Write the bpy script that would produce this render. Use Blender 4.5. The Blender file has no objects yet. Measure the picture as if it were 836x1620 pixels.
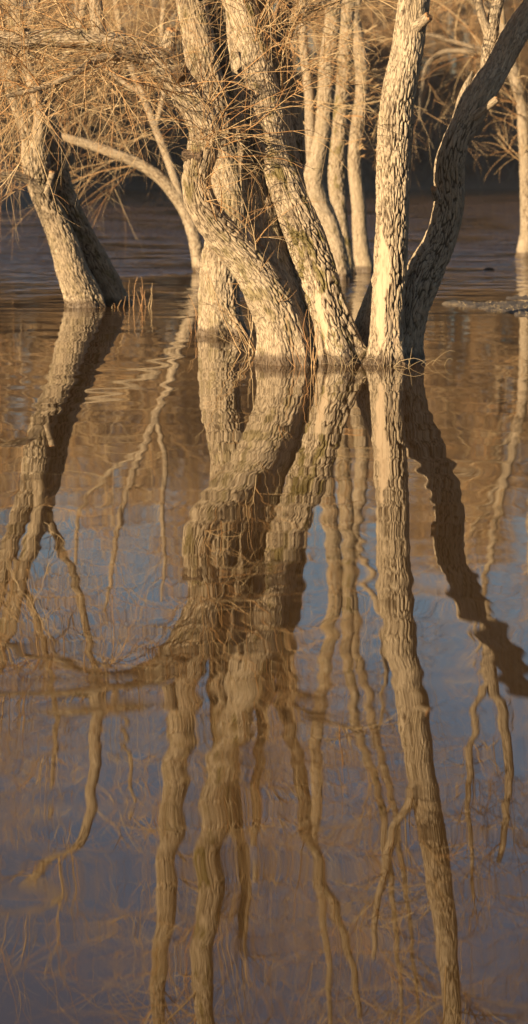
import bpy, math
import numpy as np
from mathutils import Vector

rng = np.random.default_rng(7)
HAZE = .0003
scene = bpy.context.scene
COL = scene.collection
F_PX, CX, HY, CAM_H = 4500.0, 418.0, 230.0, 1.7      # photo focal length, centre, horizon row, eye height


def W(px, py, d):
    """photo pixel at a distance -> place in metres"""
    return np.array([(px - CX) / F_PX * d, d, CAM_H - (py - HY) / F_PX * d])


# ------------------------------------------------------------------ noise
_perm = np.random.default_rng(3).permutation(256)
_perm = np.concatenate([_perm, _perm, _perm])
_g = np.random.default_rng(4).normal(size=(256, 3))
_g /= np.linalg.norm(_g, axis=1, keepdims=True)


def pn(p):
    p = np.asarray(p, float)
    i = np.floor(p).astype(int)
    f = p - i
    u = f * f * f * (f * (f * 6 - 15) + 10)
    i &= 255
    out = 0
    for dx in (0, 1):
        wx = u[..., 0] if dx else 1 - u[..., 0]
        for dy in (0, 1):
            wy = u[..., 1] if dy else 1 - u[..., 1]
            for dz in (0, 1):
                wz = u[..., 2] if dz else 1 - u[..., 2]
                h = _perm[_perm[_perm[(i[..., 0] + dx) & 255] + ((i[..., 1] + dy) & 255)] + ((i[..., 2] + dz) & 255)]
                g = _g[h]
                out = out + wx * wy * wz * (g[..., 0] * (f[..., 0] - dx) + g[..., 1] * (f[..., 1] - dy) + g[..., 2] * (f[..., 2] - dz))
    return out * 1.6


def sstep(a, b, x):
    t = np.clip((x - a) / (b - a), 0, 1)
    return t * t * (3 - 2 * t)


# ------------------------------------------------------------------ mesh helpers
def make_obj(name, V, Q, mat, parent=None, origin=(0, 0, 0), attrs=None, smooth=True):
    V = np.asarray(V, float).reshape(-1, 3) - np.asarray(origin, float)
    Q = np.asarray(Q, np.int32).reshape(-1, 4)
    me = bpy.data.meshes.new(name)
    me.vertices.add(len(V))
    me.vertices.foreach_set("co", V.astype(np.float32).ravel())
    me.loops.add(Q.size)
    me.loops.foreach_set("vertex_index", Q.ravel())
    me.polygons.add(len(Q))
    me.polygons.foreach_set("loop_start", np.arange(0, Q.size, 4, dtype=np.int32))
    me.polygons.foreach_set("loop_total", np.full(len(Q), 4, np.int32))
    me.polygons.foreach_set("use_smooth", np.full(len(Q), smooth, bool))
    for k, a in (attrs or {}).items():
        a = np.asarray(a, np.float32)
        if a.ndim == 2:
            me.attributes.new(k, 'FLOAT_VECTOR', 'POINT').data.foreach_set("vector", a.ravel())
        else:
            me.attributes.new(k, 'FLOAT', 'POINT').data.foreach_set("value", a.ravel())
    me.update(calc_edges=True)
    me.validate()
    me.materials.append(mat)
    o = bpy.data.objects.new(name, me)
    COL.objects.link(o)
    if parent is not None:
        o.parent = parent
    else:
        o.location = origin
    return o


def thing(name, label, cat, loc, group=None):
    o = bpy.data.objects.new(name, None)
    COL.objects.link(o)
    o.location = loc
    o.empty_display_size = 0.2
    o["label"] = label
    o["category"] = cat
    if group:
        o["group"] = group
    return o


def tag(o, label, cat, group=None):
    o["label"] = label
    o["category"] = cat
    if group:
        o["group"] = group
    return o


def unit(v):
    return v / np.maximum(np.linalg.norm(v, axis=-1, keepdims=True), 1e-9)


class Mesh:
    def __init__(s):
        s.V, s.Q, s.A, s.n = [], [], {}, 0

    def add(s, V, Q, **attrs):
        V = np.asarray(V).reshape(-1, 3)
        s.V.append(V)
        s.Q.append(np.asarray(Q).reshape(-1, 4) + s.n)
        for k, a in attrs.items():
            s.A.setdefault(k, []).append(a)
        s.n += len(V)
        return s

    def build(s, name, mat, parent=None, origin=(0, 0, 0), smooth=True):
        return make_obj(name, np.concatenate(s.V), np.concatenate(s.Q), mat, parent, origin,
                        {k: np.concatenate(a) for k, a in s.A.items()}, smooth)


def strands(mb, P, R, k=3, tint=None):
    """P (M,n,3), R (M,n): tapered k-sided tubes into mb"""
    M, n, _ = P.shape
    T = unit(np.gradient(P, axis=1))
    u = np.cross(T[:, 0], unit(rng.normal(size=(M, 3))))
    u = unit(u)
    ang = np.arange(k) / k * 2 * math.pi
    V = np.empty((M, n, k, 3))
    for i in range(n):
        u = unit(u - (u * T[:, i]).sum(-1, keepdims=True) * T[:, i])
        w = np.cross(T[:, i], u)
        V[:, i] = P[:, i, None] + R[:, i, None, None] * (np.cos(ang)[None, :, None] * u[:, None] + np.sin(ang)[None, :, None] * w[:, None])
    idx = np.arange(M * n * k).reshape(M, n, k)
    a = idx[:, :-1]
    b = idx[:, 1:]
    Q = np.stack([a, np.roll(a, -1, 2), np.roll(b, -1, 2), b], -1).reshape(-1, 4)
    if tint is None:
        tint = rng.random(M)
    mb.add(V, Q, tint=np.repeat(tint, n * k))


def sprout(P, R, count, t0, t1, ang, length, rad, n=7, curl=.25, bias=(0, 0, .15), droop=0.0, side=None, jit=1.0):
    """children of the polylines P: (M,n,3) -> (M*count,n,3)"""
    M, m, _ = P.shape
    t = rng.uniform(t0, t1, (M, count)) * (m - 1)
    i = np.clip(t.astype(int), 0, m - 2)
    f = (t - i)[..., None]
    r = np.arange(M)[:, None]
    start = P[r, i] * (1 - f) + P[r, i + 1] * f
    tan = unit(P[r, i + 1] - P[r, i])
    pr = R[r, i] * (1 - f[..., 0]) + R[r, i + 1] * f[..., 0]
    q = rng.normal(size=tan.shape)
    if side is not None:
        q = q * .7 + np.asarray(side)
    perp = unit(q - (q * tan).sum(-1, keepdims=True) * tan)
    a = np.radians(rng.normal(ang, ang * .25, t.shape))[..., None]
    d = unit(np.cos(a) * tan + np.sin(a) * perp)
    L = rng.uniform(*length, t.shape)
    taper = 1 - .35 * (t / (m - 1))
    L = L * taper
    r0 = np.minimum(rng.uniform(*rad, t.shape), pr * .8)
    M2 = M * count
    d = d.reshape(M2, 3)
    L = L.ravel()
    r0 = r0.ravel()
    X = np.empty((M2, n, 3))
    X[:, 0] = (start - perp * 0).reshape(M2, 3)
    turn = rng.normal(size=(M2, 3)) * curl * .6
    b = np.asarray(bias, float)
    for s in range(1, n):
        d = unit(d + turn / (n - 1) * 1.5 + rng.normal(size=(M2, 3)) * curl * .35 * jit + b / (n - 1) + np.array([0, 0, -droop]) * s / (n - 1) ** 1.3)
        X[:, s] = X[:, s - 1] + d * (L / (n - 1))[:, None]
    RR = r0[:, None] * np.linspace(1, .35, n)[None]
    return X, RR


def spline(ctrl, step):
    ctrl = np.asarray(ctrl, float)
    t = np.concatenate([[0], np.cumsum(np.linalg.norm(np.diff(ctrl[:, :3], axis=0), axis=1))])
    m = np.gradient(ctrl, t, axis=0)
    s = np.linspace(0, t[-1], max(6, int(t[-1] / step)))
    i = np.clip(np.searchsorted(t, s, 'right') - 1, 0, len(t) - 2)
    h = (t[i + 1] - t[i])[:, None]
    x = ((s - t[i]) / (t[i + 1] - t[i]))[:, None]
    p = (2 * x**3 - 3 * x**2 + 1) * ctrl[i] + (x**3 - 2 * x**2 + x) * h * m[i] + (-2 * x**3 + 3 * x**2) * ctrl[i + 1] + (x**3 - x**2) * h * m[i + 1]
    return p, s


def path(pts, d0=None):
    """photo-pixel control points (px, py, distance, width px) -> rows x,y,z,radius"""
    out = []
    for p in pts:
        px, py, w = p[0], p[1], p[-1]
        d = p[2] if len(p) == 4 else d0
        out.append(np.append(W(px, py, d), w / 2 / F_PX * d))
    return np.array(out)


def trunk(mb, ctrl, step=.012, k=96, flare=.0, bark=1.0, twist=.5, lump=.07, bare=None, moss=0.0, seed=None, cap=False):
    """a bark-covered stem along ctrl rows (x,y,z,r); returns its centre line and radii"""
    seed = rng.uniform(0, 90) if seed is None else seed
    C, s = spline(ctrl, step)
    P, R = C[:, :3].copy(), np.maximum(C[:, 3], .004)
    n = len(P)
    # small wander so that no stem is a clean sweep
    wob = np.stack([pn(np.stack([s * 1.7 + seed, s * 0 + 3.3 + j * 9, s * 0], -1)) for j in range(3)], -1)
    P += wob * (R * .12)[:, None]
    T = unit(np.gradient(P, axis=0))
    u = unit(np.cross(T[0], np.array([0.3, 1, 0.1])))
    th = np.arange(k) / k * 2 * math.pi
    U = np.empty((n, 3))
    for i in range(n):
        u = unit(u - u.dot(T[i]) * T[i])
        U[i] = u
    Wv = np.cross(T, U)
    A = th[None] + (s * twist)[:, None]
    ca, sa = np.cos(th)[None] + 0 * s[:, None], np.sin(th)[None] + 0 * s[:, None]
    q = np.stack([np.cos(A) * R[:, None] + seed, np.sin(A) * R[:, None] + seed * .37, s[:, None] + 0 * A], -1)
    sc = np.clip(R / .13, .25, 1.25)[:, None]
    # lumps and base flare
    lum = pn(q * np.array([3.2, 3.2, 1.6])) * lump + pn(q * np.array([7, 7, 2.5]) + 7) * lump * .3
    rad = R[:, None] * (1 + lum)
    if flare > 0:
        zr = np.maximum(P[:, 2] - .0, -.1)[:, None]
        lob = .5 + .5 * pn(np.stack([np.cos(th) * 1.5 + seed, np.sin(th) * 1.5 + seed, th * 0], -1))[None] * 1.6
        rad = rad * (1 + flare * (np.exp(-np.maximum(zr + .02, 0) / .25) * (0.25 + 1.25 * np.clip(lob, 0, 1) ** 1.5)))
    # burrs and old branch scars
    if R.max() > .06:
        r3 = np.random.default_rng(int(seed * 1000))
        for _ in range(int(s[-1] * 2.2)):
            s0, t0_, w0, a0 = r3.uniform(.2, s[-1]), r3.uniform(0, 6.28), r3.uniform(.35, .8), r3.uniform(.04, .16)
            dth = (th[None] - t0_ + math.pi) % (2 * math.pi) - math.pi
            rr = np.sqrt((dth / w0) ** 2 + ((s[:, None] - s0) / (w0 * R[:, None] * 1.5)) ** 2)
            rad = rad + R[:, None] * a0 * (np.exp(-rr ** 2 * 1.6) - .55 * np.exp(-(rr / .35) ** 2) * (a0 > .10))
    # bark: elongated plates between branching furrows
    fx = 1 / max(.5, min(1.0, float(np.median(R[:max(3, n // 2)])) / .13))
    warp = np.stack([pn(q * np.array([7, 7, 7]) + 31), pn(q * np.array([7, 7, 7]) + 57), pn(q * np.array([9, 9, 5]) + 83)], -1) * .45
    qa = q * np.array([44 * fx, 44 * fx, 9.0 * fx]) + warp * .8
    a = pn(qa)
    b = pn(qa * np.array([2.0, 2.0, 2.2]) + 17)
    c = pn(q * np.array([75, 75, 26]) + 41)
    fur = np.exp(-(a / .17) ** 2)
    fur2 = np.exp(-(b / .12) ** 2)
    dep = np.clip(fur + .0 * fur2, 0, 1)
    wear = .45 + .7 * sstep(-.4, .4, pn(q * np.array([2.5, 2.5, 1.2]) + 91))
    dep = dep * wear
    h = (-.018 * dep + .004 * c + .003 * a) * sc * bark
    Vp = P[:, None] + 0 * ca[..., None]
    if bare is not None:
        Vt = P[:, None] + rad[..., None] * (ca[..., None] * U[:, None] + sa[..., None] * Wv[:, None])
        px = CX + Vt[..., 0] / Vt[..., 1] * F_PX
        py = HY + (CAM_H - Vt[..., 2]) / Vt[..., 1] * F_PX
        nx = (ca[..., None] * U[:, None] + sa[..., None] * Wv[:, None])
        msk = np.zeros_like(px)
        for (cx_, x2, y0, y1, wd) in bare:
            t = np.clip((py - y0) / (y1 - y0), 0, 1)
            mid = cx_ + (x2 - cx_) * t + 5 * pn(np.stack([py * .02, py * 0, py * 0 + seed], -1))
            half = wd * np.sqrt(np.clip(np.sin(t * math.pi), 0, 1)) + 7 * pn(np.stack([px * .05, py * .03, py * 0 + 5], -1)) + 5 * pn(np.stack([px * .17, py * .08, py * 0 + 2], -1))
            inside = sstep(0, 5, half - np.abs(px - mid)) * (nx[..., 1] < .2)
            msk = np.maximum(msk, inside * (t > 0) * (t < 1))
        h = h * (1 - msk) + msk * (-.012 + .0015 * c)
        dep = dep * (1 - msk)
    else:
        msk = np.zeros_like(dep)
    rad = np.maximum(rad + h, R[:, None] * .4)
    V = P[:, None] + rad[..., None] * (ca[..., None] * U[:, None] + sa[..., None] * Wv[:, None])
    idx = np.arange(n * k).reshape(n, k)
    Q = np.stack([idx[:-1], np.roll(idx[:-1], -1, 1), np.roll(idx[1:], -1, 1), idx[1:]], -1).reshape(-1, 4)
    V = V.reshape(-1, 3)
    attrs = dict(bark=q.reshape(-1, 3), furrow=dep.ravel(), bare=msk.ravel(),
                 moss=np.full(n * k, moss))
    if cap:
        c0 = len(V)
        V = np.concatenate([V, (P[-1] + T[-1] * R[-1] * .15)[None]])
        lst = idx[-1]
        even = lst[::2]
        Qc = np.stack([even, lst[1::2], np.roll(even, -1), np.full(len(even), c0)], -1)
        Q = np.concatenate([Q, Qc])
        attrs['bark'] = np.concatenate([attrs['bark'], q[-1, :1]])
        for kk in ('furrow', 'bare', 'moss'):
            attrs[kk] = np.append(attrs[kk], attrs[kk][-1])
    mb.add(V, Q, **attrs)
    return P, R


def line(P, R, n=24, lo=0.0, hi=1.0):
    i = np.linspace(lo * (len(P) - 1), hi * (len(P) - 1), n).astype(int)
    return P[i][None], R[i][None]


# ------------------------------------------------------------------ materials
def new_mat(name):
    m = bpy.data.materials.new(name)
    m.use_nodes = True
    nt = m.node_tree
    for n in list(nt.nodes):
        nt.nodes.remove(n)
    out = nt.nodes.new("ShaderNodeOutputMaterial")
    bs = nt.nodes.new("ShaderNodeBsdfPrincipled")
    nt.links.new(bs.outputs[0], out.inputs[0])
    return m, nt, bs


def node(nt, t, **kw):
    n = nt.nodes.new(t)
    for k, v in kw.items():
        if k.startswith("i_"):
            n.inputs[k[2:]].default_value = v
        else:
            setattr(n, k, v)
    return n


def mixc(nt, fac, a, b, blend='MIX'):
    n = nt.nodes.new("ShaderNodeMix")
    n.data_type = 'RGBA'
    n.blend_type = blend
    for sock, v in ((n.inputs[0], fac), (n.inputs[6], a), (n.inputs[7], b)):
        if isinstance(v, bpy.types.NodeSocket):
            nt.links.new(v, sock)
        elif isinstance(v, (int, float)):
            sock.default_value = v
        else:
            sock.default_value = (*v, 1)
    return n.outputs[2]


def mth(nt, op, a, b=0.0, clamp=False):
    n = nt.nodes.new("ShaderNodeMath")
    n.operation = op
    n.use_clamp = clamp
    for s, v in zip(n.inputs, (a, b)):
        if isinstance(v, bpy.types.NodeSocket):
            nt.links.new(v, s)
        else:
            s.default_value = v
    return n.outputs[0]


def rng_map(nt, v, a, b, c=0.0, d=1.0):
    n = nt.nodes.new("ShaderNodeMapRange")
    n.interpolation_type = 'SMOOTHSTEP'
    nt.links.new(v, n.inputs[0])
    for i, x in enumerate((a, b, c, d)):
        n.inputs[i + 1].default_value = x
    return n.outputs[0]


def vscale(nt, v, xyz):
    n = node(nt, "ShaderNodeVectorMath", operation='MULTIPLY')
    nt.links.new(v, n.inputs[0])
    n.inputs[1].default_value = xyz
    return n.outputs[0]


def noise(nt, v, scale, detail=4, rough=.55, dist=0.0):
    n = node(nt, "ShaderNodeTexNoise")
    nt.links.new(v, n.inputs['Vector'])
    n.inputs['Scale'].default_value = scale
    n.inputs['Detail'].default_value = detail
    n.inputs['Roughness'].default_value = rough
    n.inputs['Distortion'].default_value = dist
    return n.outputs['Fac']


def bark_mat(name, ridge, furrow, pale, soft=1.0):
    m, nt, bs = new_mat(name)
    bk = node(nt, "ShaderNodeAttribute", attribute_name="bark").outputs['Vector']
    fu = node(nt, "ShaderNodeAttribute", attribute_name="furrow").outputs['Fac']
    ba = node(nt, "ShaderNodeAttribute", attribute_name="bare").outputs['Fac']
    mo = node(nt, "ShaderNodeAttribute", attribute_name="moss").outputs['Fac']
    pos = node(nt, "ShaderNodeNewGeometry")
    st = vscale(nt, bk, (1, 1, .22))
    big = noise(nt, st, 4.0, 3)
    mid = noise(nt, st, 34.0, 4, .6)
    fine = noise(nt, vscale(nt, bk, (1, 1, .3)), 120.0, 3, .65)
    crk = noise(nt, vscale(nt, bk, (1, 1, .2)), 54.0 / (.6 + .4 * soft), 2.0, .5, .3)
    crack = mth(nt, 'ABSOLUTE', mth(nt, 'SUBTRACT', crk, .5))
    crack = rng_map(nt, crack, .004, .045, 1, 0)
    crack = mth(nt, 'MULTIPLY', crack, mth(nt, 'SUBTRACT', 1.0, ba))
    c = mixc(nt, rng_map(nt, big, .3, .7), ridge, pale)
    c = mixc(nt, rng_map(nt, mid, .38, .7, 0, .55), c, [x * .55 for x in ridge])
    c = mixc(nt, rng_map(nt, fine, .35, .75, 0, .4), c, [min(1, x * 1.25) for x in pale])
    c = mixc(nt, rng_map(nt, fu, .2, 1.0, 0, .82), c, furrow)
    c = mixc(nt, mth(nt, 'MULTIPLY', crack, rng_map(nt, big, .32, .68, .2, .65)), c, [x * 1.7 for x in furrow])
    # lichen and moss
    mn = noise(nt, vscale(nt, bk, (1, 1, .55)), 9.0, 5, .65)
    mm = mth(nt, 'MULTIPLY', rng_map(nt, mn, .5, .62), mo, True)
    c = mixc(nt, mm, c, (.13, .10, .022))
    # bare stripped wood
    wd = noise(nt, vscale(nt, bk, (1, 1, .05)), 70.0, 4, .6)
    wood = mixc(nt, wd, (.36, .25, .15), (.56, .43, .29))
    wood = mixc(nt, rng_map(nt, mid, .5, .72, 0, .6), wood, (.22, .14, .08))
    c = mixc(nt, ba, c, wood)
    # wet foot
    sep = node(nt, "ShaderNodeSeparateXYZ")
    nt.links.new(pos.outputs['Position'], sep.inputs[0])
    wn = noise(nt, pos.outputs['Position'], 9.0, 3)
    zz = mth(nt, 'SUBTRACT', sep.outputs[2], mth(nt, 'MULTIPLY', wn, .10))
    wet = rng_map(nt, zz, -.005, .05, 1, 0)
    c = mixc(nt, wet, c, mixc(nt, .75, c, (.05, .026, .012)))
    nt.links.new(c, bs.inputs['Base Color'])
    nt.links.new(mth(nt, 'SUBTRACT', .92, mth(nt, 'MULTIPLY', wet, .4)), bs.inputs['Roughness'])
    bs.inputs['Specular IOR Level'].default_value = .25
    bp = node(nt, "ShaderNodeBump")
    bp.inputs['Strength'].default_value = 1.0
    bp.inputs['Distance'].default_value = .010 * soft
    hgt = mth(nt, 'ADD', mth(nt, 'MULTIPLY', mid, .55), mth(nt, 'MULTIPLY', fine, .3))
    hgt = mth(nt, 'SUBTRACT', hgt, mth(nt, 'MULTIPLY', crack, .6))
    nt.links.new(hgt, bp.inputs['Height'])
    nt.links.new(bp.outputs[0], bs.inputs['Normal'])
    return m


def twig_mat(name, a, b, c3):
    m, nt, bs = new_mat(name)
    t = node(nt, "ShaderNodeAttribute", attribute_name="tint").outputs['Fac']
    r = node(nt, "ShaderNodeValToRGB")
    nt.links.new(t, r.inputs[0])
    e = r.color_ramp.elements
    e[0].position, e[0].color = 0, (*a, 1)
    e[1].position, e[1].color = 1, (*c3, 1)
    x = e.new(.5)
    x.color = (*b, 1)
    nt.links.new(r.outputs[0], bs.inputs['Base Color'])
    bs.inputs['Roughness'].default_value = .6
    bs.inputs['Specular IOR Level'].default_value = .3
    return m


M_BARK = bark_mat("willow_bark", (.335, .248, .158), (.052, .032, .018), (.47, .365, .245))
M_DARK_WOOD = bark_mat("dark_wood", (.10, .065, .04), (.03, .02, .012), (.15, .10, .065))  # much darker brown than the bark, for two of the stubs
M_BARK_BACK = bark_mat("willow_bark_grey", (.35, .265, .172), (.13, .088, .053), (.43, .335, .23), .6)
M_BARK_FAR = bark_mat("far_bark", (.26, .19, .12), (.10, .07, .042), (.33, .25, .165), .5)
M_TWIG = twig_mat("willow_twigs", (.44, .22, .085), (.47, .31, .155), (.58, .44, .26))
M_TWIG_RED = twig_mat("young_shoots", (.36, .18, .08), (.44, .26, .12), (.50, .36, .20))
M_TWIG_FAR = twig_mat("far_twigs", (.24, .135, .062), (.30, .185, .09), (.34, .23, .12))
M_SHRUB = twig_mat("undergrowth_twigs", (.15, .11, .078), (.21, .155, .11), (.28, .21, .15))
M_GRASS = twig_mat("dry_grass", (.40, .28, .15), (.46, .34, .19), (.36, .27, .14))


def cutwood():
    m, nt, bs = new_mat("cut_wood")
    p = node(nt, "ShaderNodeNewGeometry").outputs['Position']
    n = noise(nt, p, 60, 4)
    c = mixc(nt, n, (.38, .16, .055), (.55, .31, .14))
    nt.links.new(c, bs.inputs['Base Color'])
    bs.inputs['Roughness'].default_value = .8
    return m


M_CUT = cutwood()

# ------------------------------------------------------------------ water
def water_mat():
    m, nt, bs = new_mat("river_water")
    pos = node(nt, "ShaderNodeNewGeometry").outputs['Position']
    sl = noise(nt, vscale(nt, pos, (.5, .25, 1)), 1.0, 4)       # silt drifting in the flood water
    nt.links.new(mixc(nt, sl, (.064, .031, .0085), (.088, .044, .0125)), bs.inputs['Base Color'])
    bs.inputs['Roughness'].default_value = .012
    bs.inputs['IOR'].default_value = 1.333
    # wind ripples on the open water far out, too fine for the mesh
    sep = node(nt, "ShaderNodeSeparateXYZ")
    nt.links.new(pos, sep.inputs[0])
    wa = noise(nt, vscale(nt, pos, (1.0, 2.6, 1)), 1.0, 3, .6)
    gust = noise(nt, vscale(nt, pos, (.34, .24, 1)), 1.0, 4, .65)
    amt = mth(nt, 'MULTIPLY', rng_map(nt, sep.outputs[1], 26, 46, 0, 1), rng_map(nt, gust, .36, .66, .12, 1.4))
    bp = node(nt, "ShaderNodeBump")
    bp.inputs['Strength'].default_value = 1
    bp.inputs['Distance'].default_value = .13
    nt.links.new(mth(nt, 'MULTIPLY', wa, amt), bp.inputs['Height'])
    nt.links.new(bp.outputs[0], bs.inputs['Normal'])
    return m


def grid(xs, ys, zf):
    X, Y = np.meshgrid(xs, ys)
    Z = zf(X, Y)
    n, m = X.shape
    idx = np.arange(n * m).reshape(n, m)
    Q = np.stack([idx[:-1, :-1], idx[:-1, 1:], idx[1:, 1:], idx[1:, :-1]], -1)
    return np.stack([X, Y, Z], -1), Q


def ripples(X, Y):
    """calm flood water: many small wave trains, livelier in the wind-ruffled open water"""
    r2 = np.random.default_rng(21)
    patch = .55 + .9 * sstep(-.25, .35, pn(np.stack([X * .22, Y * .10, X * 0 + 1.5], -1)))
    far = sstep(15.5, 24, Y) * (1 - .45 * sstep(.2, 1.4, X))
    near = .55 + .8 * sstep(-.3, .3, pn(np.stack([X * .5, Y * .28, X * 0 + 41], -1)))
    step = .0042 * np.maximum(Y, 3)
    Z = np.zeros_like(X)
    N = 70
    wx = X + .25 * pn(np.stack([X * .6, Y * .5, X * 0 + 9], -1))
    wy = Y + .25 * pn(np.stack([X * .6, Y * .5, X * 0 + 19], -1))
    for i in range(N):
        lam = math.exp(r2.uniform(math.log(.12), math.log(1.1)))
        th = r2.normal(0, .75)
        kx, ky = math.sin(th) * 2 * math.pi / lam, math.cos(th) * 2 * math.pi / lam
        sl = .0095 * math.sqrt(2 / N)
        amp = sl * lam / (2 * math.pi)
        short = .55 if lam < .25 else 1.0
        g = ((.13 if lam < .22 else .36 if lam < .45 else .27) * near + (1.5 if lam < .4 else .6) * far * patch) * (1 - sstep(.12, .24, step / lam))
        Z += amp * g * np.cos(kx * wx + ky * wy + r2.uniform(0, 6.28))
    return Z * sstep(.5, 3, Y)


gxs = np.concatenate([[-295, -150, -60, -30, -16, -10], np.arange(-7, 7.01, .04), [10, 16, 30, 60, 150, 295]])
gys = [3.0]
while gys[-1] < 118:
    gys.append(gys[-1] * 1.0040)
gys = np.concatenate([[-40, -10, 0, 1.5], gys, [130, 200]])
V, Q = grid(gxs, gys, ripples)
water = make_obj("water", V, Q, water_mat())
water["kind"] = "structure"


def soil_mat(name, a, b, c):
    m, nt, bs = new_mat(name)
    pos = node(nt, "ShaderNodeNewGeometry").outputs['Position']
    n1 = noise(nt, pos, .6, 5, .6)
    n2 = noise(nt, pos, 9, 5, .65)
    n3 = noise(nt, pos, 60, 3, .6)
    col = mixc(nt, rng_map(nt, n1, .35, .65), a, b)
    col = mixc(nt, rng_map(nt, n2, .45, .7, 0, .8), col, c)
    col = mixc(nt, rng_map(nt, n3, .5, .7, 0, .5), col, [x * 1.6 for x in c])
    nt.links.new(col, bs.inputs['Base Color'])
    bs.inputs['Roughness'].default_value = .85
    bp = node(nt, "ShaderNodeBump")
    bp.inputs['Distance'].default_value = .02
    nt.links.new(mth(nt, 'ADD', n2, mth(nt, 'MULTIPLY', n3, .3)), bp.inputs['Height'])
    nt.links.new(bp.outputs[0], bs.inputs['Normal'])
    return m


def terrain(x, y):
    nz = pn(np.stack([x * .09, y * .09, x * 0 + 2], -1))
    n2 = pn(np.stack([x * .5, y * .5, x * 0 + 8], -1))
    shore = 109 + 2.0 * nz + .02 * x
    z = -1.3 + sstep(-5, 9, y - shore) * 2.6 + sstep(3, 34, y - shore) * 4.0 + sstep(40, 400, y - shore) * 5
    near = sstep(4.5, -1.0, y) * 1.55
    z = np.maximum(z, -1.3 + near)
    # unseen bluff added off to the left, shaped to shade the far bank
    d = np.hypot((np.abs(x + 36) - 17).clip(0), (y - 79) * 1.0)
    z = np.maximum(z, -1.3 + sstep(15, 2.5, d) * (15.6 + 1.0 * n2 + 2.2 * nz))
    z = np.maximum(z, -1.3 + sstep(30, 60, np.abs(x)) * 4 * sstep(20, 60, y))
    return z + n2 * .14


xs = np.concatenate([np.linspace(-300, -62, 14), np.linspace(-60, 60, 151), np.linspace(62, 300, 14)])
ys = np.concatenate([np.linspace(-60, -6, 10), np.linspace(-4, 60, 60), np.linspace(61, 160, 130), np.linspace(165, 500, 16)])
V, Q = grid(xs, ys, terrain)
g = make_obj("ground", V, Q, soil_mat("leaf_litter", (.12, .085, .055), (.16, .115, .075), (.22, .16, .10)))
g["kind"] = "structure"


# ------------------------------------------------------------------ willows
def crown(parent, org, spec, mat, name="crown", k=3):
    """spec: list of (P,R) arrays already grown"""
    mb = Mesh()
    for P, R in spec:
        kk = 5 if R[:, 0].mean() > .007 else k
        strands(mb, P, R, kk)
    return mb.build(name, mat, parent, org)


def twigs3(P, R, n1, n2, n3, l1, l2, l3, s=1.0, t=(.1, 1), ang=55, bias=(0, 0, .25), droop=.25, side=None, curl=.35):
    l2 = (l2[0] * 1.3, l2[1] * 1.35)
    b, br = sprout(P, R, n1, t[0], t[1], ang, l1, (.0042 * s, .0085 * s), 11, curl * 1.3, bias, droop, side, jit=.45)
    c, cr = sprout(b, br, n2, .1, 1, 40, l2, (.0026 * s, .0044 * s), 9, curl * 1.1, bias, droop, jit=.35)
    out = [(b, br), (c, cr)]
    if n3:
        e, er = sprout(c, cr, max(1, n3 - 2), .1, 1, 34, (l3[0] * 1.2, l3[1] * 1.35), (.0017 * s, .0027 * s), 8, curl * 1.2, bias, droop, jit=.35)
        out.append((e, er))
    return out


def limb_obj(ctrl, parent, org, mat, name="limb", **kw):
    mb = Mesh()
    P, R = trunk(mb, ctrl, **kw)
    mb.build(name, mat, parent, org)
    return P, R


def stub(base, direction, r, L, parent, org, mat=None, name="branch_stub", end=None):
    """a short broken or sawn branch end, bark outside and a pale end"""
    b = np.asarray(base, float)
    d = unit(np.asarray(direction, float))
    ctrl = [np.append(b - d * r, r * 1.35), np.append(b + d * L * .3, r * 1.05), np.append(b + d * L * .75, r), np.append(b + d * L, r * .95)]
    mb = Mesh()
    P, R = trunk(mb, np.array(ctrl), step=.008, k=32, bark=.7, lump=.1)
    o = mb.build(name, mat or M_BARK, parent, org)
    k = 24
    u = unit(np.cross(d, [0.2, .1, 1.0]))
    w = np.cross(d, u)
    th = np.arange(k) / k * 2 * math.pi
    e = P[-1] + d * .002
    rings = []
    for f, push in ((1.0, -.012), (.94, .0), (.55, .004), (.02, .002)):
        jag = 1 + .08 * rng.normal(size=k)
        rings.append(e + d * (push + .006 * rng.normal(size=k)[:, None]) + R[-1] * f * jag[:, None] * (np.cos(th)[:, None] * u + np.sin(th)[:, None] * w))
    V = np.stack(rings)
    idx = np.arange(V.shape[0] * k).reshape(-1, k)
    Q = np.stack([idx[:-1], np.roll(idx[:-1], -1, 1), np.roll(idx[1:], -1, 1), idx[1:]], -1)
    mb = Mesh().add(V, Q)
    c = mb.build("sawn_end" if end is None else "dark_end", end or M_CUT, o, (0, 0, 0))
    c.data.transform(__import__("mathutils").Matrix.Translation(-Vector(org)))
    return o


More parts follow.
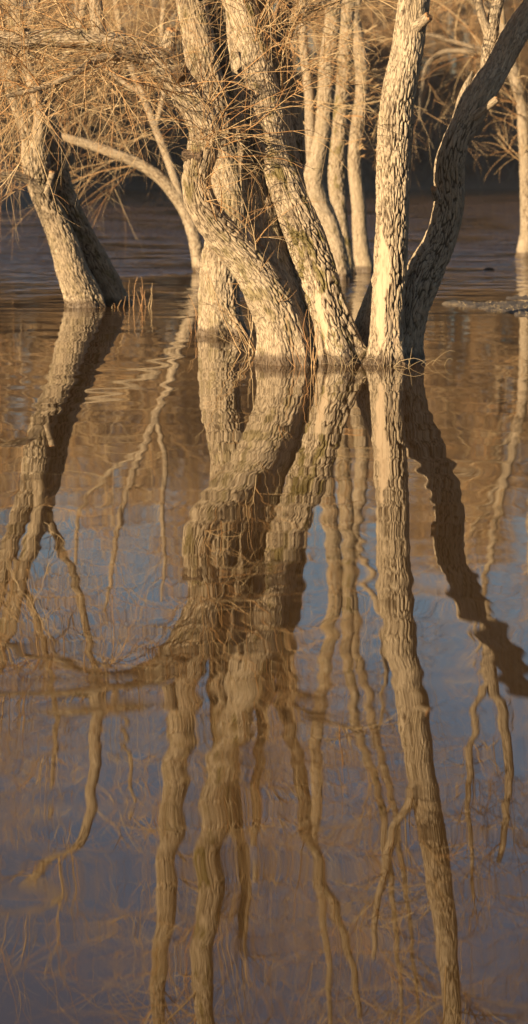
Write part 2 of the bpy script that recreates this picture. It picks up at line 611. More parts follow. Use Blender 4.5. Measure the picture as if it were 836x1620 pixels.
# --- leaning pair on the left -------------------------------------------------
org = tuple(W(145, 485, 30.0)[:2]) + (0,)
t = thing("willow_tree", "leaning willow at the left edge, its front stem sunlit and its rear stem shaded", "tree", org, "flooded willow trees")
mb = Mesh()
L1 = trunk(mb, path([(144, 560, 30.0, 70), (136, 500, 30, 60), (131, 475, 30, 56), (115, 430, 29.9, 50), (102, 385, 29.85, 45), (80, 335, 29.8, 40), (66, 300, 29.7, 41), (56, 255, 29.6, 46), (50, 215, 29.6, 38), (30, 160, 29.5, 30), (12, 110, 29.4, 28), (-8, 40, 29.3, 30), (-35, -80, 29.2, 26), (-60, -220, 29, 20), (-70, -380, 29, 12)]),
           step=.014, k=150, flare=.22, moss=.25)
mb.build("trunk", M_BARK, t, org)
mb = Mesh()
L2 = trunk(mb, path([(196, 560, 30.5, 60), (186, 500, 30.42, 52), (178, 475, 30.38, 44), (159, 430, 30.28, 40), (137, 385, 30.16, 37), (110, 332, 30.05, 36), (97, 295, 30.02, 36), (85, 240, 29.95, 36), (68, 170, 29.9, 32), (42, 90, 29.9, 28), (12, -10, 29.9, 24), (-30, -140, 29.9, 18), (-60, -320, 29.9, 10)]),
           step=.014, k=130, flare=.25, moss=.5)
mb.build("trunk", M_BARK, t, org)
L3 = limb_obj(path([(56, 240, 29.6, 26), (63, 205, 29.5, 21), (58, 150, 29.4, 18), (40, 85, 29.3, 16), (24, 10, 29.2, 15), (-20, -110, 29, 16), (-50, -270, 29, 9)]), t, org, M_BARK, step=.018, k=48)
L4 = limb_obj(path([(64, 300, 29.6, 18), (44, 284, 29.5, 13), (20, 277, 29.4, 12), (-15, 274, 29.3, 10), (-60, 262, 29.2, 6)]), t, org, M_BARK, step=.016, k=32, bark=.4)
L5 = limb_obj(path([(66, 176, 29.9, 18), (92, 120, 29.7, 15), (122, 50, 29.6, 13), (146, -60, 29.5, 11), (196, -170, 29.4, 9), (210, -300, 29.4, 5)]), t, org, M_BARK, step=.018, k=32, bark=.5)
L6 = limb_obj(path([(14, 116, 29.4, 16), (44, 40, 29.3, 13), (70, -40, 29.2, 11), (88, -150, 29.2, 9), (80, -280, 29.2, 5)]), t, org, M_BARK, step=.018, k=32, bark=.5)
stub(W(74, 300, 29.6), (.35, -.2, 1), .035, .20, t, org)
g_ = []
g_ += twigs3(*line(*L1, lo=.42, hi=.75), 34, 5, 4, (.5, 1.5), (.3, .9), (.15, .5), side=(-.1, -.3, 0))
g_ += twigs3(*line(*L1, lo=.7, hi=1), 22, 6, 5, (.7, 1.6), (.4, 1.), (.2, .6), 1.2)
g_ += twigs3(*line(*L2, lo=.42, hi=1), 28, 6, 4, (.6, 1.6), (.3, .9), (.15, .5))
g_ += twigs3(*line(*L3), 26, 6, 4, (.6, 1.5), (.3, .9), (.15, .5))
g_ += twigs3(*line(*L5), 20, 6, 3, (.6, 1.5), (.3, .9), (.15, .5))
g_ += twigs3(*line(*L6), 20, 6, 3, (.6, 1.5), (.3, .9), (.15, .5))
g_ += twigs3(*line(*L4), 14, 5, 4, (.4, 1.), (.3, .7), (.15, .45), bias=(0, 0, -.1))
g_ += twigs3(*line(*L1, lo=.26, hi=.42), 10, 4, 3, (.3, .8), (.2, .5), (.1, .3), side=(-1.5, -.3, .3))
crown(t, org, g_, M_TWIG)

# --- big clump, left: bent stem, straight leaning stem, shaded stem behind ------
org = tuple(W(500, 575, 22.2)[:2]) + (0,)
t = thing("willow_tree", "large central willow whose bent left stem and leaning right stem split at the waterline", "tree", org, "flooded willow trees")
mb = Mesh()
A = trunk(mb, path([(458, 660, 22.2, 90), (454, 590, 22.2, 76), (450, 550, 22.2, 70), (440, 500, 22.2, 70), (418, 450, 22.15, 64), (386, 406, 22.1, 58), (346, 362, 22.05, 54), (320, 322, 22.0, 50), (311, 285, 22, 48), (320, 240, 22, 52), (326, 205, 22, 54), (302, 158, 22, 48), (264, 112, 21.95, 44), (215, 77, 21.9, 38), (158, 62, 21.85, 34), (90, 60, 21.8, 31), (20, 62, 21.75, 28), (-60, 52, 21.7, 24), (-150, 20, 21.6, 18), (-260, -40, 21.5, 10)]),
          step=.011, k=200, flare=.46, moss=.55)
mb.build("trunk", M_BARK, t, org)
mb = Mesh()
B = trunk(mb, path([(544, 660, 22.3, 90), (541, 590, 22.3, 74), (535, 556, 22.3, 64), (521, 500, 22.3, 62), (497, 420, 22.35, 62), (464, 330, 22.4, 57), (432, 230, 22.45, 52), (418, 150, 22.5, 52), (400, 70, 22.5, 50), (376, 0, 22.5, 50), (352, -80, 22.5, 47), (336, -180, 22.5, 44), (330, -300, 22.5, 40), (322, -420, 22.5, 34), (330, -560, 22.5, 24), (345, -760, 22.5, 10)]),
          step=.011, k=200, flare=.46, moss=.8, bare=[(497, 516, 430, 560, 6)])
mb.build("trunk", M_BARK, t, org)
mb = Mesh()
A2 = trunk(mb, path([(500, 660, 22.42, 96), (496, 590, 22.42, 84), (484, 540, 22.42, 68), (462, 480, 22.43, 58), (438, 420, 22.48, 52), (415, 340, 22.56, 50), (402, 270, 22.6, 46), (393, 200, 22.63, 42), (384, 120, 22.7, 34), (372, 40, 22.8, 28), (368, -60, 22.9, 22), (382, -200, 22.9, 16), (384, -380, 22.9, 8)]),
           step=.013, k=130, flare=.4, moss=.4)
mb.build("trunk", M_BARK, t, org)
for ctrl in ([(476, 660, 22.08, 44), (475, 585, 22.08, 36), (471, 545, 22.1, 26), (461, 500, 22.12, 13), (452, 468, 22.14, 4)],
             [(512, 660, 22.18, 46), (512, 590, 22.18, 32), (508, 545, 22.2, 22), (499, 490, 22.24, 8), (494, 460, 22.28, 3)],
             [(494, 660, 22.2, 60), (494, 590, 22.2, 42), (490, 560, 22.22, 24), (484, 530, 22.26, 8), (480, 515, 22.3, 3)],
             [(556, 660, 22.22, 50), (557, 590, 22.22, 32), (553, 560, 22.24, 17), (546, 525, 22.27, 5)],
             [(428, 660, 22.15, 40), (430, 590, 22.15, 28), (432, 555, 22.16, 15), (428, 515, 22.18, 4)]):
    limb_obj(path(ctrl), t, org, M_BARK, name="buttress", step=.011, k=56, flare=.3, lump=.14)
B2 = limb_obj(path([(474, 330, 22.62, 34), (456, 240, 22.65, 30), (444, 160, 22.7, 25), (432, 90, 22.7, 22), (420, 20, 22.7, 20), (410, -80, 22.7, 16), (402, -240, 22.7, 9)]), t, org, M_BARK, step=.013, k=56, moss=.5)
B3 = limb_obj(path([(470, 260, 22.85, 30), (462, 170, 22.9, 30), (452, 110, 22.9, 27), (446, 60, 22.9, 24), (466, -50, 22.9, 22), (496, -220, 22.9, 19), (540, -340, 22.9, 14), (570, -480, 22.9, 8)]), t, org, M_BARK, step=.013, k=56, moss=.4)
B4 = limb_obj(path([(447, 75, 22.88, 22), (460, 40, 22.8, 18), (486, 16, 22.7, 15), (520, 4, 22.6, 12), (580, -22, 22.5, 7)]), t, org, M_BARK, step=.013, k=40, bark=.5)
A3 = limb_obj(path([(158, 66, 21.85, 26), (152, 10, 21.8, 21), (146, -80, 21.8, 18), (126, -180, 21.8, 15), (60, -245, 21.8, 12), (-20, -300, 21.8, 8)]), t, org, M_BARK, step=.014, k=36, bark=.5)
A4 = limb_obj(path([(240, 96, 21.95, 22), (205, 88, 21.8, 18), (160, 92, 21.65, 15), (112, 120, 21.5, 12), (60, 140, 21.4, 9), (10, 152, 21.3, 6)]), t, org, M_BARK, step=.014, k=36, bark=.5)
stub(W(314, 247, 21.92), (-1, .35, .06), .045, .12, t, org, M_DARK_WOOD, end=M_DARK_WOOD)
stub(W(268, 66, 21.9), (.3, -.3, 1), .05, .10, t, org)
stub(W(284, 116, 21.85), (.3, -1, .3), .05, .08, t, org, M_DARK_WOOD, end=M_DARK_WOOD)
g_ = []
g_ += twigs3(*line(*A, lo=.36, hi=.62), 46, 5, 4, (.4, 1.3), (.25, .8), (.15, .4), side=(0, -.5, 0))
g_ += twigs3(*line(*A, lo=.58, hi=1), 60, 6, 5, (.6, 1.8), (.3, 1.0), (.15, .5), side=(0, -.2, .2))
g_ += twigs3(*line(*A, lo=.16, hi=.36), 12, 4, 3, (.3, .8), (.2, .5), (.1, .3), side=(.3, -.7, .4))
g_ += twigs3(*line(*A3), 20, 6, 4, (.4, 1.2), (.3, .8), (.15, .4))
g_ += twigs3(*line(*A4), 28, 5, 4, (.4, 1.1), (.3, .7), (.15, .4))
g_ += twigs3(*line(*A2, lo=.5, hi=1), 26, 5, 4, (.4, 1.2), (.3, .8), (.15, .4))
g_ += twigs3(*line(*B, lo=.36, hi=.56), 30, 5, 5, (.4, 1.3), (.3, .8), (.15, .4), side=(.9, -.4, 0), bias=(0, 0, .05))
g_ += twigs3(*line(*B, lo=.56, hi=1), 28, 7, 5, (.9, 2.6), (.5, 1.3), (.2, .6), 1.25, side=(0, 1.1, 0))
g_ += twigs3(*line(*B2, lo=.2), 34, 5, 4, (.4, 1.3), (.3, .8), (.15, .4), side=(.6, -.5, 0))
g_ += twigs3(*line(*B3, lo=.2), 26, 5, 4, (.5, 1.4), (.3, .8), (.15, .4), side=(.4, -.3, 0))
g_ += twigs3(*line(*B4), 12, 5, 3, (.3, .9), (.2, .6), (.15, .3))
crown(t, org, g_, M_TWIG)
sh = twigs3(*line(*A, lo=.05, hi=.2), 3, 2, 2, (.3, .75), (.15, .4), (.1, .2), .9, side=(.1, -1.4, 0), bias=(0, 0, .9), droop=0)
crown(t, org, sh, M_TWIG_RED, "sprout")
sh = twigs3(*line(*A2, lo=.12, hi=.5), 12, 4, 2, (.3, .9), (.2, .5), (.1, .3), .9, side=(0, -1.2, 0), bias=(0, 0, .5))
crown(t, org, sh, M_TWIG_RED, "sprout")

# --- big clump, right: pale upright stem and dark leaning stem -------------------
org = tuple(W(620, 575, 22.2)[:2]) + (0,)
t = thing("willow_tree", "willow with a bright upright stem, scarred pale near the water, and dark stem leaning right", "tree", org, "flooded willow trees")
mb = Mesh()
D = trunk(mb, path([(612, 660, 22.2, 92), (610, 590, 22.2, 72), (611, 556, 22.2, 55), (613, 480, 22.2, 52), (617, 400, 22.2, 53), (622, 310, 22.2, 55), (624, 240, 22.2, 55), (631, 160, 22.2, 53), (644, 80, 22.2, 51), (656, 0, 22.2, 49), (672, -100, 22.2, 46), (692, -230, 22.2, 42), (708, -340, 22.2, 36), (716, -480, 22.2, 28), (700, -700, 22.2, 12)]),
          step=.011, k=200, flare=.34, moss=.12, bare=[(606, 602, 355, 555, 13), (621, 628, 470, 560, 5)])
mb.build("trunk", M_BARK, t, org)
mb = Mesh()
E = trunk(mb, path([(622, 660, 22.37, 82), (627, 590, 22.38, 66), (634, 548, 22.42, 55), (651, 478, 22.52, 57), (674, 430, 22.67, 57), (697, 380, 22.78, 51), (710, 330, 22.85, 47), (712, 262, 22.88, 46), (724, 220, 22.92, 43), (736, 195, 22.97, 46), (760, 150, 23.08, 48), (785, 110, 23.2, 43), (811, 62, 23.3, 43), (840, 20, 23.42, 43), (890, -40, 23.6, 38), (935, -140, 23.7, 30), (960, -280, 23.8, 20), (975, -420, 23.9, 10)]),
          step=.011, k=160, flare=.46, moss=.1)
mb.build("trunk", M_BARK, t, org)
mb = Mesh()
D2 = trunk(mb, path([(566, 660, 22.66, 104), (570, 590, 22.66, 76), (576, 550, 22.66, 52), (583, 500, 22.64, 32), (590, 460, 22.62, 18), (594, 432, 22.6, 6)]), step=.012, k=64, flare=.4)
mb.build("trunk", M_BARK, t, org)
for ctrl in ([(636, 660, 22.12, 40), (633, 590, 22.12, 28), (629, 548, 22.13, 17), (625, 500, 22.15, 5)],
             [(588, 660, 22.15, 40), (590, 590, 22.15, 26), (594, 560, 22.16, 14), (600, 525, 22.18, 4)]):
    limb_obj(path(ctrl), t, org, M_BARK, name="buttress", step=.011, k=56, flare=.3, lump=.14)
E2 = limb_obj(path([(774, 128, 23.14, 32), (774, 98, 23.26, 27), (777, 62, 23.36, 23), (783, 20, 23.46, 20), (798, -30, 23.5, 17), (806, -120, 23.5, 14), (790, -260, 23.5, 9)]), t, org, M_BARK, step=.013, k=52, bark=.7)
E3 = limb_obj(path([(776, 60, 23.38, 16), (762, 20, 23.4, 14), (752, -30, 23.4, 12), (740, -150, 23.4, 9), (752, -300, 23.4, 5)]), t, org, M_BARK, step=.014, k=36, bark=.5)
D3 = limb_obj(path([(668, -60, 22.2, 22), (640, -130, 22.1, 17), (604, -230, 22.0, 13), (590, -360, 22.0, 7)]), t, org, M_BARK, step=.014, k=36, bark=.5)
stub(W(664, 38, 22.05), (.9, -.6, .75), .04, .10, t, org)
stub(W(690, 310, 22.6), (-.3, -.4, 1), .028, .07, t, org)
stub(W(752, 182, 22.9), (1, -.2, .75), .03, .22, t, org)
# torn strip of wood standing off the dark stem
tip, mid_, low = W(748, 112, 23.12), W(732, 158, 23.03), W(711, 210, 22.93)
mb = Mesh()
ctrl = np.array([np.append(low, .012), np.append((low + mid_) / 2 + [.006, 0, 0], .034), np.append(mid_, .046), np.append((mid_ + tip) / 2 - [.004, 0, 0], .032), np.append(tip, .006)])
trunk(mb, ctrl, step=.008, k=30, bark=.5, lump=.2)
mb.build("torn_strip", M_BARK, t, org)
g_ = []
g_ += twigs3(*line(*D, lo=.60, hi=1), 30, 7, 5, (.9, 2.6), (.5, 1.3), (.2, .6), 1.25, side=(0, 1.1, 0))
g_ += twigs3(*line(*D3), 18, 6, 4, (.5, 1.4), (.3, .8), (.15, .4))
g_ += twigs3(*line(*E2, lo=.35), 22, 6, 4, (.5, 1.4), (.3, .8), (.15, .4))
g_ += twigs3(*line(*E3, lo=.2), 20, 6, 4, (.5, 1.3), (.3, .8), (.15, .4))
g_ += twigs3(*line(*E, lo=.68, hi=1), 46, 8, 4, (.8, 2.2), (.4, 1.1), (.15, .5))
g_ += twigs3(*line(*E, lo=.5, hi=.66), 5, 3, 2, (.12, .4), (.1, .25), (.05, .15), side=(1.5, -.3, 0))
crown(t, org, g_, M_TWIG)

# --- thick willow behind the clump ----------------------------------------------
org = tuple(W(352, 530, 25.5)[:2]) + (0,)
t = thing("willow_tree", "thick upright willow standing in the water just behind the bent central stem", "tree", org, "flooded willow trees")
mb = Mesh()
C = trunk(mb, path([(352, 610, 25.5, 90), (352, 545, 25.5, 72), (350, 515, 25.5, 64), (347, 465, 25.5, 60), (352, 410, 25.5, 62), (360, 350, 25.5, 62), (358, 280, 25.5, 60), (345, 200, 25.5, 58), (326, 120, 25.5, 54), (311, 50, 25.5, 50), (298, -10, 25.5, 46), (285, -100, 25.5, 44), (270, -250, 25.5, 38), (258, -420, 25.5, 30), (250, -560, 25.5, 20), (256, -700, 25.5, 8)]),
          step=.013, k=150, flare=.4, moss=.4)
mb.build("trunk", M_BARK, t, org)
C2 = limb_obj(path([(374, 330, 25.6, 54), (384, 250, 25.6, 50), (384, 180, 25.65, 46), (370, 110, 25.7, 40), (352, 40, 25.7, 36), (346, -40, 25.7, 30), (352, -180, 25.7, 24), (386, -300, 25.7, 14), (392, -460, 25.7, 6)]), t, org, M_BARK, step=.014, k=80, moss=.6)
g_ = []
g_ += twigs3(*line(*C, lo=.4, hi=.62), 30, 5, 4, (.4, 1.3), (.3, .8), (.15, .4))
g_ += twigs3(*line(*C, lo=.6, hi=1), 30, 7, 5, (.9, 2.6), (.5, 1.3), (.2, .6), 1.25, side=(0, 1.1, 0))
g_ += twigs3(*line(*C2, lo=.3), 34, 6, 4, (.5, 1.5), (.3, .9), (.15, .5))
crown(t, org, g_, M_TWIG)


# --- slender stems behind (softly out of focus) --------------------------------
def back_tree(label, px, d, stems, limbs, n1, moss=.2, lo=.45, s=1.3, extra=None, k=60, step=.022):
    org = tuple(W(px, 0, d)[:2]) + (0,)
    t = thing("willow_tree", label, "tree", org, "willow trees behind the clump")
    lines = []
    for i, st in enumerate(stems):
        mb = Mesh()
        lines.append(trunk(mb, path(st, d), step=step, k=k, flare=.25, moss=moss, bark=1.2))
        mb.build("trunk", M_BARK_BACK, t, org)
    gg = []
    for P, R in lines:
        gg += twigs3(*line(P, R, lo=lo), int(n1 * 1.3), 8, 4, (.8, 2.2), (.5, 1.3), (.25, .7), s, side=(0, .8, 0))
    for st, n in limbs:
        P, R = limb_obj(path(st, d), t, org, M_BARK_BACK, step=step, k=32, bark=.5)
        gg += twigs3(*line(P, R, lo=.1), n, 6, 4, (.6, 1.8), (.4, 1.), (.2, .6), s)
    for e in extra or []:
        gg += twigs3(*line(*lines[0], lo=e[0], hi=e[1]), e[2], 5, 3, (.4, 1.2), (.25, .7), (.15, .4), s, side=e[3])
    crown(t, org, gg, M_TWIG, k=3)
    return t


back_tree("soft-focus willow stem bowed left, showing just right of the central leaning stem", 540, 36.2,
          [[(545, 500, 40), (540, 447, 34), (532, 400, 32), (516, 345, 34), (497, 300, 35), (500, 255, 31), (512, 200, 28), (517, 120, 27), (526, 40, 25), (530, -40, 24), (518, -150, 22), (505, -260, 20), (498, -400, 17), (512, -580, 12), (528, -820, 4)]],
          [([(498, 320, 18), (492, 240, 17), (489, 150, 16), (480, 60, 14), (478, -20, 13), (462, -160, 10), (470, -300, 5)], 26)], 26, .3,
          extra=[(.28, .5, 14, (0, -.4, 0))])
back_tree("straight soft-focus willow stem with a mossy band, second of the three behind the clump", 548, 37.5,
          [[(550, 470, 28), (549, 438, 25), (547, 400, 22), (538, 340, 24), (533, 285, 27), (538, 200, 24), (545, 120, 24), (548, 50, 23), (552, -10, 22), (548, -100, 20), (560, -250, 16), (600, -400, 13), (622, -560, 9), (640, -800, 4)]],
          [], 26, .7, extra=[(.15, .4, 10, (.6, -.4, 0))])
back_tree("slender soft-focus willow stem standing close beside the bright upright stem", 578, 38.2,
          [[(578, 470, 36), (577, 432, 30), (573, 400, 26), (568, 330, 24), (562, 265, 22), (567, 200, 22), (574, 140, 22), (570, 80, 22), (560, 20, 20), (556, -40, 19), (562, -150, 17), (590, -280, 14), (622, -420, 11), (644, -560, 8), (668, -800, 4)]],
          [([(560, 20, 14), (585, -60, 12), (610, -170, 9), (600, -300, 5)], 20)], 28, .2,
          extra=[(.12, .4, 14, (.6, -.4, 0))])
back_tree("thin willow arching far to the left over the water behind the bent stem", 318, 38.2,
          [[(322, 470, 26), (317, 432, 21), (308, 380, 20), (291, 332, 20), (262, 290, 19), (225, 262, 18), (170, 238, 16), (120, 222, 14), (88, 213, 11), (50, 205, 5)]],
          [([(293, 336, 13), (272, 270, 13), (246, 200, 12), (226, 150, 12), (206, 100, 11), (190, 40, 10), (178, -30, 8), (165, -110, 4)], 40),
           ([(246, 200, 9), (262, 130, 9), (256, 60, 8), (260, -20, 6), (255, -90, 3)], 28),
           ([(226, 150, 9), (170, 110, 8), (130, 60, 7), (120, -40, 5)], 26)], 12, .1, lo=.36, s=.95,
          k=40)
back_tree("pale willow at the right edge beyond the mud bank, with limbs arching left", 832, 43.5,
          [[(834, 440, 34), (832, 408, 28), (834, 370, 23), (833, 300, 20), (830, 230, 19), (826, 170, 18), (815, 115, 16), (800, 60, 15), (788, 0, 13), (768, -110, 10), (752, -230, 5)],
           [(846, 440, 30), (846, 400, 24), (852, 300, 24), (846, 200, 22), (850, 80, 20), (842, -60, 18), (856, -220, 12), (850, -420, 5)]],
          [([(826, 170, 11), (802, 112, 9), (766, 86, 8), (730, 80, 8), (700, 82, 7.5), (678, 100, 7), (668, 140, 6), (664, 190, 4)], 10),
           ([(806, 80, 10), (770, 78, 8), (722, 66, 7), (672, 54, 6), (640, 62, 4)], 8),
           ([(800, 60, 9), (770, 10, 8), (740, -60, 6), (730, -160, 3)], 16)], 24, .1, lo=.5,
          extra=[(.2, .55, 22, (-.8, -.3, 0))], k=48)

# ------------------------------------------------------------------ far wood
def far_tree(seed_h, spread):
    H = seed_h
    mb = Mesh()
    lean = rng.normal(0, .05, 2)
    ctrl = [(0, 0, -.6, .22), (lean[0] * H * .2, lean[1] * H * .2, H * .2, .17)]
    for f, r in ((.4, .14), (.6, .10), (.8, .06), (1, .015)):
        ctrl.append((lean[0] * H * f + rng.normal(0, .18), lean[1] * H * f + rng.normal(0, .18), H * f, r))
    P, R = trunk(mb, np.array(ctrl), step=.12, k=14, bark=.6)
    lp, lr = line(P, R)
    b, br = sprout(lp, lr, 30, .16, .97, 42, (H * .22, H * .42), (.030, .055), 10, .3, (0, 0, .7), .1)
    c, cr = sprout(b, br, 9, .15, 1, 40, (.9, 2.2), (.014, .022), 7, .35, (0, 0, .35), .1)
    e, er = sprout(c, cr, 8, .1, 1, 38, (.5, 1.3), (.008, .013), 5, .35, (0, 0, .2), .15)
    e2 = Mesh()
    strands(e2, b, br, 5)
    strands(e2, c, cr, 3)
    strands(e2, e, er, 3)
    return mb, e2


protos = []
for H, sp in ((11.0, 1), (9.2, 1.2), (7.8, 1.3), (12.5, .9)):
    a, b = far_tree(H, sp)
    t = thing("bare_tree", "bare tree in the blurred sunlit wood on the far bank", "tree", (0, 0, 0), "bare trees of the far wood")
    tr = a.build("trunk", M_BARK_FAR, t)
    cr = b.build("crown", M_TWIG_FAR, t)
    protos.append([t, tr, cr, False])


def ground_z(x, y):
    return float(terrain(np.array([x]), np.array([y]))[0])


spots = []
for x in np.arange(-19, 19.5, 1.35):
    spots.append((x + rng.normal(0, .5), 113.5 + rng.uniform(-1, 5)))
for x in np.arange(-21, 21.5, 1.7):
    spots.append((x + rng.normal(0, .7), 122 + rng.uniform(-2, 6)))
for x in np.arange(-24, 24.5, 1.6):
    spots.append((x + rng.normal(0, .7), 134 + rng.uniform(-4, 8)))
for i, (x, y) in enumerate(spots):
    pr = protos[int(rng.choice(4, p=[.22, .30, .36, .12]))]
    if not pr[3]:
        o = pr[0]
        pr[3] = True
    else:
        o = pr[0].copy()
        COL.objects.link(o)
        for ch in pr[1:3]:
            c2 = ch.copy()
            c2.parent = o
            COL.objects.link(c2)
    o.location = (x, y, ground_z(x, y))
    o.rotation_euler = (0, 0, rng.uniform(0, 6.28))
    s = rng.uniform(.66, 1.28)
    o.scale = (s, s, s)
for pr in protos:
    if not pr[3]:
        for x in pr[:3]:
            bpy.data.objects.remove(x)

# undergrowth on the far bank
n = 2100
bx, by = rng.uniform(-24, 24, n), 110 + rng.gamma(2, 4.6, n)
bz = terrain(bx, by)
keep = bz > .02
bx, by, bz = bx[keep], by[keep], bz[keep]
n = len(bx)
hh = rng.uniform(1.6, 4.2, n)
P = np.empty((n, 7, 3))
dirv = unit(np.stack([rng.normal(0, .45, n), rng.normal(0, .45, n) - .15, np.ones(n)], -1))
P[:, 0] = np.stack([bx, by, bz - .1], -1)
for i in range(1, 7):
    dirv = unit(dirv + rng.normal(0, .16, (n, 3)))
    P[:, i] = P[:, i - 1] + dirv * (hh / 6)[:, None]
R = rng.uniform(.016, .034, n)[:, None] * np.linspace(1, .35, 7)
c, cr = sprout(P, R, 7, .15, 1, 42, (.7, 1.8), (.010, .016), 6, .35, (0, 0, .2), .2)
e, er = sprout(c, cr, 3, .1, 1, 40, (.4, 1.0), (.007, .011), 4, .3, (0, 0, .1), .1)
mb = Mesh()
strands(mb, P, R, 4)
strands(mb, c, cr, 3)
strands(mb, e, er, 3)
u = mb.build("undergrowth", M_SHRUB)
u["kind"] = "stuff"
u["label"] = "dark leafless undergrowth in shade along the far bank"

# ------------------------------------------------------------------ mud bank, grass, small things
def mud(x, y):
    ax = (x - 2.0)
    half = .32 + 2.35 * np.clip(ax, 0, 1.6) ** .9
    mid = 30.6 - 1.15 * np.clip(ax, 0, 1.6)
    nz = pn(np.stack([x * 2.2, y * 1.2, x * 0], -1)) * .5 + pn(np.stack([x * 6, y * 3, x * 0 + 4], -1)) * .25
    e = np.minimum(ax + .12, (half - np.abs(y - mid)) * .45)
    n3 = pn(np.stack([x * 16, y * 9, x * 0 + 6], -1))
    z = -.25 + .266 * sstep(-.25, .20, e + nz * .42 + n3 * .08) + nz * .032 + n3 * .016
    z -= .06 * np.exp(-((y - 31.0 - .25 * ax) / .3) ** 2) * sstep(.0, .25, ax) * sstep(1.3, .5, ax)      # puddle behind the tip
    return z + .04 * sstep(.8, 3.5, ax)


V, Q = grid(np.linspace(1.5, 9, 220), np.linspace(24, 36, 240), mud)
m_ = make_obj("mud_bank", V, Q, soil_mat("wet_mud", (.07, .052, .04), (.10, .078, .058), (.20, .145, .085)))
m_["kind"] = "structure"


def blades(mb, pts, h, r, spread, n=6, bias=(0, 0, .2), droop=.5, tint=None):
    pts = np.asarray(pts)
    M = len(pts)
    P = np.empty((M, n, 3))
    P[:, 0] = pts
    L = rng.uniform(*h, M)
    d = unit(np.stack([rng.normal(0, spread, M), rng.normal(0, spread, M), np.ones(M)], -1))
    for i in range(1, n):
        d = unit(d + rng.normal(0, .10, (M, 3)) + np.array([0, 0, -droop / n]) * i / n * 2)
        P[:, i] = P[:, i - 1] + d * (L / (n - 1))[:, None]
    R = rng.uniform(*r, M)[:, None] * np.linspace(1, .35, n)
    strands(mb, P, R, 4, tint)
    return P, R


k = 3600
gx, gy = 1.95 + rng.gamma(2, .7, k), rng.uniform(26, 33.5, k)
gz = mud(gx, gy)
ok = (gz > .004) & (pn(np.stack([gx * 2, gy * 1.3, gx * 0 + 3], -1)) > -.12)
mb = Mesh()
blades(mb, np.stack([gx, gy, gz - .005], -1)[ok], (.01, .045), (.0015, .0032), 1.1, 4)
gr = mb.build("grass", M_GRASS)
gr["kind"] = "stuff"
gr["label"] = "sparse dry grass and litter on the mud bank"


def clump(name, label, cat, px, py, d, n, w, h, r, spread, mat, bias=0, branch=0, droop=.4, group=None, depth=.05):
    o = W(px, py, d)
    o[2] = 0
    ww = w / F_PX * d
    pts = np.stack([rng.normal(0, ww / 2.5, n), rng.normal(0, depth, n), np.full(n, -.12)], -1)
    mb = Mesh()
    P, R = blades(mb, pts, h, r, spread, 9, droop=droop)
    if branch:
        c, cr = sprout(P, R, branch, .3, .95, 32, (h[0] * .3, h[1] * .5), (r[0] * .6, r[1] * .7), 5, .25, (0, 0, .3), .2)
        strands(mb, c, cr, 3)
    ob = mb.build(name, mat)
    ob.location = o
    return tag(ob, label, cat, group)


clump("reed_clump", "small clump of thin upright stems in open water right of the left pair of trunks", "reeds", 226, 486, 29.9, 11, 32, (.28, .46), (.004, .0065), .08, M_TWIG_RED, droop=0)
clump("shoot_clump", "orange-brown shoots rising at the foot of the bent central stem", "shoots", 486, 584, 21.8, 9, 24, (.35, .68), (.003, .005), .22, M_TWIG_RED, branch=2, droop=.1)
clump("grass_tuft", "pale dry grass tuft at the foot of the leaning central stem", "grass", 548, 580, 21.9, 13, 18, (.22, .40), (.0016, .003), .4, M_GRASS, droop=1.4)
clump("grass_tuft", "bent straw tuft before the foot of the bright upright stem", "grass", 610, 582, 21.85, 18, 30, (.22, .46), (.0016, .003), .5, M_GRASS, droop=1.8)
clump("grass_tuft", "low sprawling straw tangle at the foot of the dark leaning stem", "grass", 654, 580, 22.05, 22, 44, (.22, .40), (.0016, .003), .9, M_GRASS, droop=1.6)
clump("shoot_clump", "loose pale shoots in the water left of the bent central stem", "shoots", 412, 552, 23.3, 16, 34, (.4, 1.0), (.003, .0055), .45, M_TWIG, branch=3, droop=.5)
clump("shoot_clump", "short reddish shoots beside the left foot of the thick rear willow", "shoots", 314, 528, 25.7, 6, 12, (.3, .5), (.003, .005), .15, M_TWIG_RED, branch=1, droop=.2)
clump("reed_clump", "few short stems at the foot of the shaded rear stem on the left", "reeds", 172, 490, 29.85, 7, 22, (.16, .3), (.003, .006), .35, M_TWIG, droop=.7)

# dark lump of driftwood afloat
mb = Mesh()
o = W(773, 427, 38.8)
trunk(mb, np.array([(-.07, 0, -.01, .012), (-.045, 0, .0, .03), (0, .01, .012, .036), (.05, 0, .012, .028), (.085, -.01, .005, .008)]), step=.006, k=28, bark=.8, lump=.25)
df = mb.build("driftwood", bark_mat("soaked_wood", (.035, .03, .028), (.015, .013, .012), (.05, .045, .04)))
df.location = (o[0], o[1], 0)
tag(df, "small dark piece of driftwood afloat on the open water at right", "driftwood")

# ------------------------------------------------------------------ light
SUN_EL, SUN_AZ = math.radians(11.5), math.radians(40)      # low evening sun behind the camera's left shoulder
w = bpy.data.worlds.new("World")
scene.world = w
w.use_nodes = True
nt = w.node_tree
bg = nt.nodes["Background"]
sky = nt.nodes.new("ShaderNodeTexSky")
sky.sky_type = 'NISHITA'
sky.sun_disc = False
sky.sun_elevation = SUN_EL
sky.sun_rotation = math.pi + SUN_AZ
sky.air_density = 1.0
sky.dust_density = .6
sky.ozone_density = 3.0
nt.links.new(sky.outputs[0], bg.inputs[0])
bg.inputs[1].default_value = .045

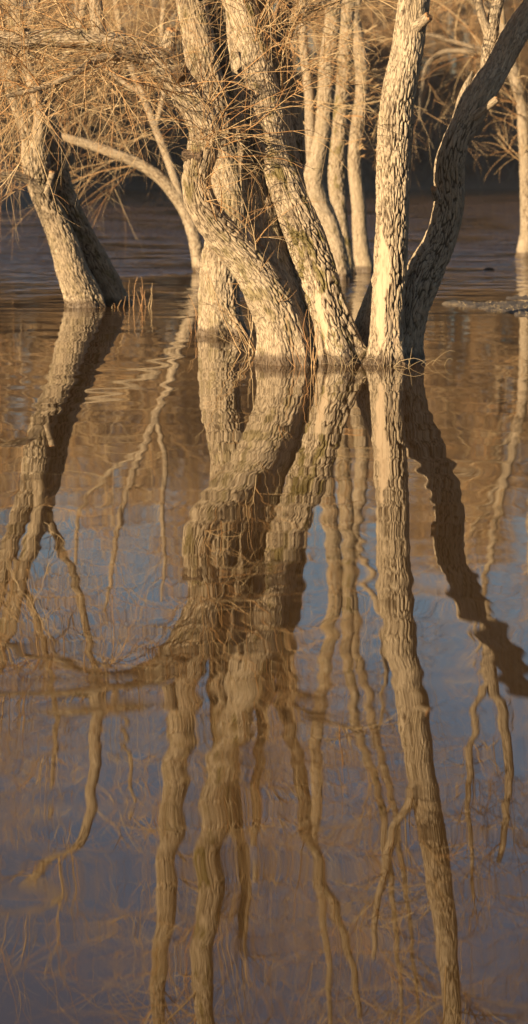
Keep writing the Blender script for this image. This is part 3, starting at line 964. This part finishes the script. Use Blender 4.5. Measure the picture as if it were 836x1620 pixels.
sl = bpy.data.lights.new("sun", 'SUN')
sl.energy = 5.0
sl.angle = math.radians(.5)
sl.color = (1, .79, .51)
so = bpy.data.objects.new("sun", sl)
COL.objects.link(so)
dirv = Vector((math.sin(SUN_AZ) * math.cos(SUN_EL), math.cos(SUN_AZ) * math.cos(SUN_EL), -math.sin(SUN_EL)))
so.rotation_euler = dirv.to_track_quat('-Z', 'Y').to_euler()

# ------------------------------------------------------------------ evening air
hx, hy0, hy1, hz0, hz1 = 310, -70, 510, -3.2, 32
Vh = np.array([(x, y, z) for z in (hz0, hz1) for (x, y) in ((-hx, hy0), (hx, hy0), (hx, hy1), (-hx, hy1))], float)
Qh = [(0, 3, 2, 1), (4, 5, 6, 7), (0, 1, 5, 4), (1, 2, 6, 5), (2, 3, 7, 6), (3, 0, 4, 7)]
hm = bpy.data.materials.new("haze")
hm.use_nodes = True
nt = hm.node_tree
nt.nodes.clear()
ho = nt.nodes.new("ShaderNodeOutputMaterial")
pv = nt.nodes.new("ShaderNodeVolumePrincipled")
pv.inputs["Color"].default_value = (.88, .88, .88, 1)
pv.inputs["Density"].default_value = HAZE
pv.inputs["Anisotropy"].default_value = .2
nt.links.new(pv.outputs[0], ho.inputs["Volume"])
hz = make_obj("haze", Vh, Qh, hm, smooth=False)
hz["kind"] = "stuff"
hz["label"] = "thin evening haze over the water"

# ------------------------------------------------------------------ camera
cd = bpy.data.cameras.new("camera")
cam = bpy.data.objects.new("camera", cd)
COL.objects.link(cam)
cam.location = (0, 0, CAM_H)
cam.rotation_euler = (math.radians(90), 0, 0)
cd.sensor_fit = 'HORIZONTAL'
cd.sensor_width = 24
cd.lens = 24 * F_PX / 836
cd.shift_y = -(810 - HY) / 836
cd.clip_start = .1
cd.clip_end = 3000
cd.dof.use_dof = True
cd.dof.focus_distance = 22.6
cd.dof.aperture_fstop = 3.2
scene.camera = cam

scene.view_settings.view_transform = 'Standard'
scene.view_settings.look = 'None'
scene.view_settings.exposure = 1.15
scene.view_settings.gamma = 1
scene.cycles.max_bounces = 6
scene.cycles.caustics_reflective = False
scene.cycles.caustics_refractive = False
